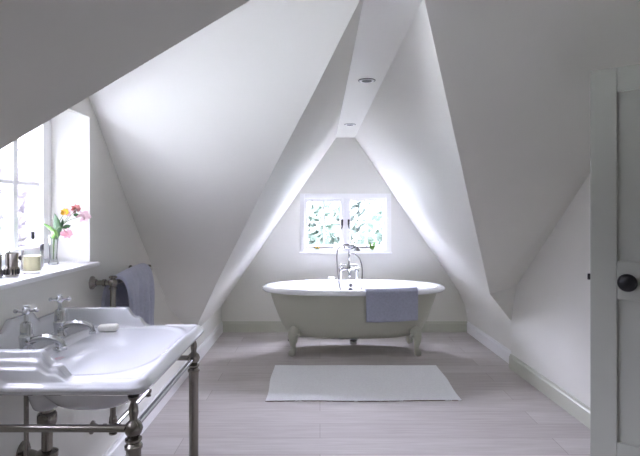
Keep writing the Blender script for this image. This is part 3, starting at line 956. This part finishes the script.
# ================================================================== TOWEL RADIATOR
rad = thing('towel_radiator', 'nickel ball-jointed towel radiator on the left wall beyond the washbasin', 'radiator', (-.95, 2.53, .28))
RX = -.952; RY0, RY1 = 2.30, 2.765
for y in (RY0, RY1):
    bm = bmesh.new(); add_tube(bm, [(RX, y, .28), (RX, y, .975)], .0135, 14)
    for z in (.30, .62, .965):
        add_lathe(bm, ball(.021), (RX, y, z), seg=16)
        for s in (-1, 1): add_lathe(bm, [(.0135, 0), (.018, .002), (.018, .009), (.0135, .011)], (RX, y, z + s * .026 - .0055), seg=14)
    obj('upright', bm, M['nickel'], rad, smooth=True, auto=50)
for z in (.30, .62, .965):
    bm = bmesh.new(); add_tube(bm, [(RX, RY0, z), (RX, RY1, z)], .0125, 14)
    obj('crossbar', bm, M['chrome'] if z == .30 else M['nickel'], rad, smooth=True, auto=50)
for y in (RY0, RY1):
    for z in (.30, .965):
        bm = bmesh.new(); add_tube(bm, [(RX, y, z), (-1.045, y, z)], .0115, 12)
        add_lathe(bm, [(0, 0), (.031, 0), (.030, .006), (.020, .012), (.016, .022), (0, .022)], (-1.05, y, z), 'X', 20)
        add_lathe(bm, [(.0115, 0), (.017, .002), (.017, .014), (.0115, .016)], (-1.0, y, z), 'X', 14)
        obj('wall_bracket', bm, M['nickel'], rad, smooth=True, auto=50)
bm = bmesh.new()
add_lathe(bm, [(0, 0), (.014, .0), (.018, .006), (.018, .03), (.014, .036), (0, .036)], (RX, RY0, .318), seg=8)
add_lathe(bm, ball(.020), (RX + .024, RY0, .30), seg=14)
obj('valve', bm, M['nickel'], rad, smooth=True, auto=50)

# towel hanging over the top crossbar
random.seed(3)
sec = [(-.058, .80), (-.062, .85), (-.062, .90), (-.052, .95), (-.034, .985), (-.006, 1.006), (.024, 1.002), (.046, .975), (.056, .92), (.058, .85), (.056, .78), (.060, .715)]
sec_s = catmull([(a, 0, b) for a, b in sec], 4)
def rad_towel(t):
    y0 = RY0 + .040 + (RY1 - RY0 - .130) * t
    out = []
    for p in sec_s:
        d = max(0, 1.0 - p.z)
        w = .014 * math.sin(t * 13) * min(1, d * 7) + .006 * math.sin(t * 41 + d * 8) * min(1, d * 5)
        fr = 1 if p.x > 0 else -.5
        z = p.z - (.055 * t * min(1, d * 4) if p.x > 0 else 0) - .022 * (1 - t) ** 2 * (1 if d < .1 else 1) + .008 * math.sin(t * 5)* (1 if d > .02 else .0)
        out.append((RX + p.x + w * fr * (1 if p.x > 0 else .3), y0 + (.10 * d * (1 - t) if p.x > 0 else 0) + .05 * d * d * t, z))
    return out
rt_ = sheet('towel', rad_towel, 0, 60, M['towel'], .016)
tag(rt_, 'grey-blue towel draped over the towel radiator on the left wall', 'towel')

# ================================================================== ON THE LEFT WINDOW SILL
SZ = 1.0645
# glass vase
VX, VY = -1.158, 2.172
vs = thing('glass_vase', 'slim clear glass vase holding the cut flowers on the left window sill', 'vase', (VX, VY, SZ))
bm = lathe([(0, 0), (.019, 0), (.021, .004), (.017, .02), (.016, .05), (.018, .09), (.022, .125), (.0205, .125), (.0165, .09), (.0145, .05), (.0155, .022), (0, .012)], (VX, VY, SZ), seg=24)
obj('vessel', bm, M['clear'], vs, smooth=True, auto=60)
def leaf_mesh(bm, base, tip, w, curl=.1):
    base, tip = Vector(base), Vector(tip); d = tip - base; L = d.length
    side = d.cross(Vector((0.35, 1, .3))).normalized(); up = side.cross(d).normalized()
    n = 7; ra, rb, rc = [], [], []
    for i in range(n + 1):
        t_ = i / n; ww = w * math.sin(math.pi * (t_ ** .8)) + .0003
        c_ = base + d * t_ + up * (L * curl * 4 * t_ * (1 - t_))
        ra.append(bm.verts.new(c_ - side * ww)); rb.append(bm.verts.new(c_ - up * ww * .35)); rc.append(bm.verts.new(c_ + side * ww))
    for i in range(n):
        bm.faces.new([ra[i], ra[i + 1], rb[i + 1], rb[i]]); bm.faces.new([rb[i], rb[i + 1], rc[i + 1], rc[i]])
def bloom(bm, c_, axis, r, n=6, w=.5, open_=.8):
    c_ = Vector(c_); q = Vector(axis).to_track_quat('Z', 'Y')
    for k in range(n):
        a = 2 * math.pi * k / n
        tip = q @ Vector((math.cos(a) * r * open_, math.sin(a) * r * open_, r * (1 - open_) + .3 * r))
        leaf_mesh(bm, c_, c_ + tip, r * w * .5, .12)
def flower(label, path, head_mat, r, axis, leaves, n=6, mm='leaf', centre=None, w=.5, open_=.8):
    t_ = thing('cut_flower', label, 'flower', path[0], 'cut flowers in the glass vase')
    obj('stem', tube(catmull(path, 5), [.0018, .0012], 6), M['stem'], t_, smooth=True)
    bm = bmesh.new(); bloom(bm, path[-1], axis, r, n, w, open_)
    b = obj('bloom', bm, head_mat, t_, smooth=True, recalc=False)
    if centre:
        obj('flower_centre', lathe(ball(r * .22, 6), path[-1], seg=10), centre, b, smooth=True)
    for base, tip, ww in leaves:
        bm = bmesh.new(); leaf_mesh(bm, base, tip, ww)
        obj('leaf', bm, M[mm], t_, smooth=True, recalc=False)
def px(x, y, D):   # where a thing seen at photo position (x, y) stands at distance D
    return ((x - 320) * D / 500, D, 1.3 + (210 - y) * D / 500)
b0 = (VX, VY, SZ + .02)
flower('yellow-centred cut flower in the glass vase', [b0, (VX + .003, VY, SZ + .12), px(58, 224, 2.17), px(65, 212.5, 2.17)], M['petal_yellow'], .022, (.3, -1, .3), [(px(56, 240, 2.165), px(54.5, 213, 2.15), .024)], 7, 'leaf', M['petal_coral'], .9)
flower('coral pink cut flower, topmost in the glass vase', [b0, (VX + .006, VY, SZ + .12), px(62, 226, 2.18), px(76, 209.5, 2.18)], M['petal_coral'], .027, (.3, -.9, .6), [(px(62, 228, 2.17), px(71, 225.5, 2.16), .009), (px(73, 215, 2.17), px(80, 215.5, 2.17), .008)], 7, 'leaf', M['petal_pale'], .8)
flower('pale pink cut flower leaning far right over the vase', [b0, (VX + .008, VY - .003, SZ + .12), px(66, 222, 2.19), px(83, 216, 2.19)], M['petal_pale'], .040, (.5, -.8, -.2), [(px(59, 230, 2.17), px(63, 218, 2.17), .009)], 6, 'leaf', None, .7)
flower('pink cut flower hanging lowest beside the vase rim', [b0, (VX + .004, VY - .005, SZ + .115), px(59, 227, 2.12), px(66.5, 232, 2.12)], M['petal_pink'], .034, (.4, -.7, -.6), [(px(55, 234, 2.12), px(42, 223, 2.12), .010)], 6, 'leaf_light', None, .9, .7)
flower('small white and pink cut flower among the petals at top right', [b0, (VX + .006, VY + .004, SZ + .12), px(64, 222, 2.2), px(71, 212, 2.2)], M['petal_pale'], .036, (0, -1, .5), [(px(52, 239, 2.13), px(53.5, 229, 2.13), .013), (px(52, 228, 2.13), px(58, 238, 2.13), .010)], 6, 'leaf_light', None, .8)

# candle jar
cj = thing('candle_jar', 'frosted glass candle jar with a pale yellow label on the left window sill', 'candle', (-1.075, 1.87, SZ))
CX, CY = -1.075, 1.87
bm = lathe([(0, 0), (.034, 0), (.037, .004), (.037, .084), (.034, .084), (.034, .008), (0, .008)], (CX, CY, SZ), seg=32)
obj('jar', bm, M['clear'], cj, smooth=True, auto=50)
bm = lathe([(0, .009), (.0335, .009), (.0335, .064), (.030, .066), (0, .066)], (CX, CY, SZ), seg=32)
obj('wax', bm, M['wax'], cj, smooth=True, auto=50)
bm = bmesh.new(); t_ = []
for k in range(9):
    a = R(-110 + k * 10); t_.append([bm.verts.new((CX + .0378 * math.cos(a), CY + .0378 * math.sin(a), SZ + z)) for z in (.020, .064)])
for a, b in zip(t_, t_[1:]): bm.faces.new([a[0], b[0], b[1], a[1]])
obj('label_sticker', bm, M['label'], cj, smooth=True)

# metal tumbler with dark foot band
def tumbler(x, y, label, s=1.0):
    t_ = thing('metal_tumbler', label, 'tumbler', (x, y, SZ), 'tumblers on the left window sill')
    bm = lathe([(0, .040 * s), (.025 * s, .040 * s), (.026 * s, .098 * s), (.028 * s, .102 * s), (.0265 * s, .103 * s), (.0245 * s, .098 * s), (.0235 * s, .045 * s), (0, .045 * s)], (x, y, SZ), seg=28)
    obj('cup', bm, M['nickel'], t_, smooth=True, auto=50)
    bm = lathe([(0, 0), (.0275 * s, 0), (.0285 * s, .004 * s), (.0285 * s, .036 * s), (.0265 * s, .040 * s), (0, .040 * s)], (x, y, SZ), seg=28)
    obj('base_band', bm, M['nickel'], t_, smooth=True, auto=50)
    bm = bmesh.new()
    for k in range(14):
        a = 2 * math.pi * k / 14
        add_box(bm, x + .0285 * s * math.cos(a) - .002, x + .0285 * s * math.cos(a) + .002, y + .0285 * s * math.sin(a) - .002, y + .0285 * s * math.sin(a) + .002, SZ + .008 * s, SZ + .032 * s)
    obj('studs', bm, M['dark_metal'], t_)
tumbler(-1.10, 1.784, 'silver metal tumbler with a studded base on the sill, left of the candle jar', .80)
tumbler(-1.122, 1.725, 'metal tumbler at the left edge of the photo on the sill', .78)
gb = thing('glass_bottle', 'clear glass scent bottle with a round stopper behind the silver tumbler', 'bottle', (-1.19, 1.90, SZ))
bm = lathe([(0, 0), (.028, 0), (.030, .004), (.028, .055), (.012, .072), (.009, .085), (.007, .085), (.009, .070), (.025, .053), (.027, .008), (0, .006)], (-1.19, 1.90, SZ), seg=24)
obj('bottle_body', bm, M['clear'], gb, smooth=True, auto=60)
obj('stopper', lathe(ball(.019, 8), (-1.19, 1.90, SZ + .105), seg=16), M['clear'], gb, smooth=True)

# ================================================================== ON THE BACK WINDOW SILL
SB = BZ0 + .0085
def little_plant(x, y, n, h, w, label, blades, seed, flower_=None):
    random.seed(seed)
    t_ = thing('small_plant', label, 'plant', (x, y, SB))
    bm = lathe([(0, 0), (.011, 0), (.014, .02), (.012, .032), (.010, .032), (.011, .02), (0, .004)], (x, y, SB), seg=16)
    obj('pot', bm, M['clear'], t_, smooth=True)
    bm = bmesh.new()
    for dx, z in blades:
        leaf_mesh(bm, (x, y, SB + .02), (x + dx, y + random.uniform(-.01, .01), SB + z), w, .05)
    obj('leaves', bm, M['leaf_light'], t_, smooth=True, recalc=False)
    if flower_:
        bm = bmesh.new()
        for dx, z in flower_: bloom(bm, (x + dx, y, SB + z), (0, -1, .3), .012, 5, .9)
        obj('bloom', bm, M['petal_yellow'], t_, recalc=False)
little_plant(.552, YB - .012, 5, .1, .015, 'small plant with upright green leaves on the right of the back sill', [(-.025, .105), (-.012, .075), (.0, .06), (.022, .085), (.038, .115), (.012, .05)], 2)
little_plant(-.03, YB - .006, 4, .05, .006, 'tiny plant with yellow flowers on the left of the back sill', [(-.018, .045), (.012, .05), (.022, .035), (-.03, .03)], 4, [(.018, .045), (-.012, .05)])

# ================================================================== OUTSIDE
bm = bmesh.new()
add_poly(bm, [(-40, -30, -2.8), (40, -30, -2.8), (40, 50, -2.8), (-40, 50, -2.8)])
g = struct('ground', bm, M['grass'], label='lawn outside the windows')
def crown_mesh(bm, c_, rad, n, leaf, seed, fill=.35):
    rnd = random.Random(seed); c_ = Vector(c_)
    cl = []
    for _ in range(max(6, n // 90)):
        while True:
            v = Vector((rnd.uniform(-1, 1), rnd.uniform(-1, 1), rnd.uniform(-1, 1)))
            if fill < v.length < 1: break
        cl.append(v)
    for i in range(n):
        v = rnd.choice(cl) + Vector((rnd.gauss(0, .16), rnd.gauss(0, .16), rnd.gauss(0, .16)))
        p = c_ + Vector((v.x * rad[0], v.y * rad[1], v.z * rad[2]))
        a = Vector((rnd.gauss(0, 1), rnd.gauss(0, 1), rnd.gauss(0, 1))).normalized()
        b = a.orthogonal().normalized(); s = leaf * rnd.uniform(.6, 1.3)
        cc = a.cross(b)
        vs_ = [bm.verts.new(p - b * s), bm.verts.new(p + cc * s * .45 + a * s * .1), bm.verts.new(p + b * s), bm.verts.new(p - cc * s * .45 + a * s * .1)]
        bm.faces.new(vs_)
def tree(x, y, h, rad, m, label, seed, n=2600, leaf=.15, name='garden_tree', cat='tree', group='trees in the garden'):
    t_ = thing(name, label, cat, (x, y, -2.8), group)
    bm = bmesh.new(); crown_mesh(bm, (x, y, h), rad, n, leaf, seed)
    obj('foliage', bm, m, t_, recalc=False)
    bm = bmesh.new(); rnd = random.Random(seed)
    add_tube(bm, catmull([(x, y, -2.85), (x + .1, y, -1.5), (x - .05, y, h - rad[2] * .3), (x, y, h + rad[2] * .4)], 5), [.16, .04], 10)
    for k in range(7):
        a = rnd.uniform(0, 6.28); z0 = h - rad[2] * .7 + k * rad[2] * .18
        add_tube(bm, [(x, y, z0), (x + .5 * rad[0] * math.cos(a), y + .5 * rad[1] * math.sin(a), z0 + .45 * rad[2]), (x + .85 * rad[0] * math.cos(a), y + .85 * rad[1] * math.sin(a), z0 + .7 * rad[2])], [.05, .012], 6)
    obj('trunk', bm, M['bark'], t_, smooth=True)
tree(-1.1, 11.5, .9, (1.25, 1.3, 1.9), M['tree'], 'broad leafy tree outside, behind the left leaf of the back window', 11, 5600)
tree(2.3, 12.5, 1.0, (1.2, 1.3, 2.0), M['tree'], 'leafy tree outside, behind the right leaf of the back window', 23, 5200)
tree(.6, 16.0, 1.2, (1.8, 1.5, 2.0), M['tree2'], 'greyer leafy tree farther away outside the back window', 37, 5200)
tree(-5.3, 8.7, 0.85, (1.7, 1.7, 1.25), M['lilac'], 'pale lilac blossoming shrub outside the left window', 41, 4200, .09, 'lilac_bush', 'shrub', 'shrubs outside the left window')
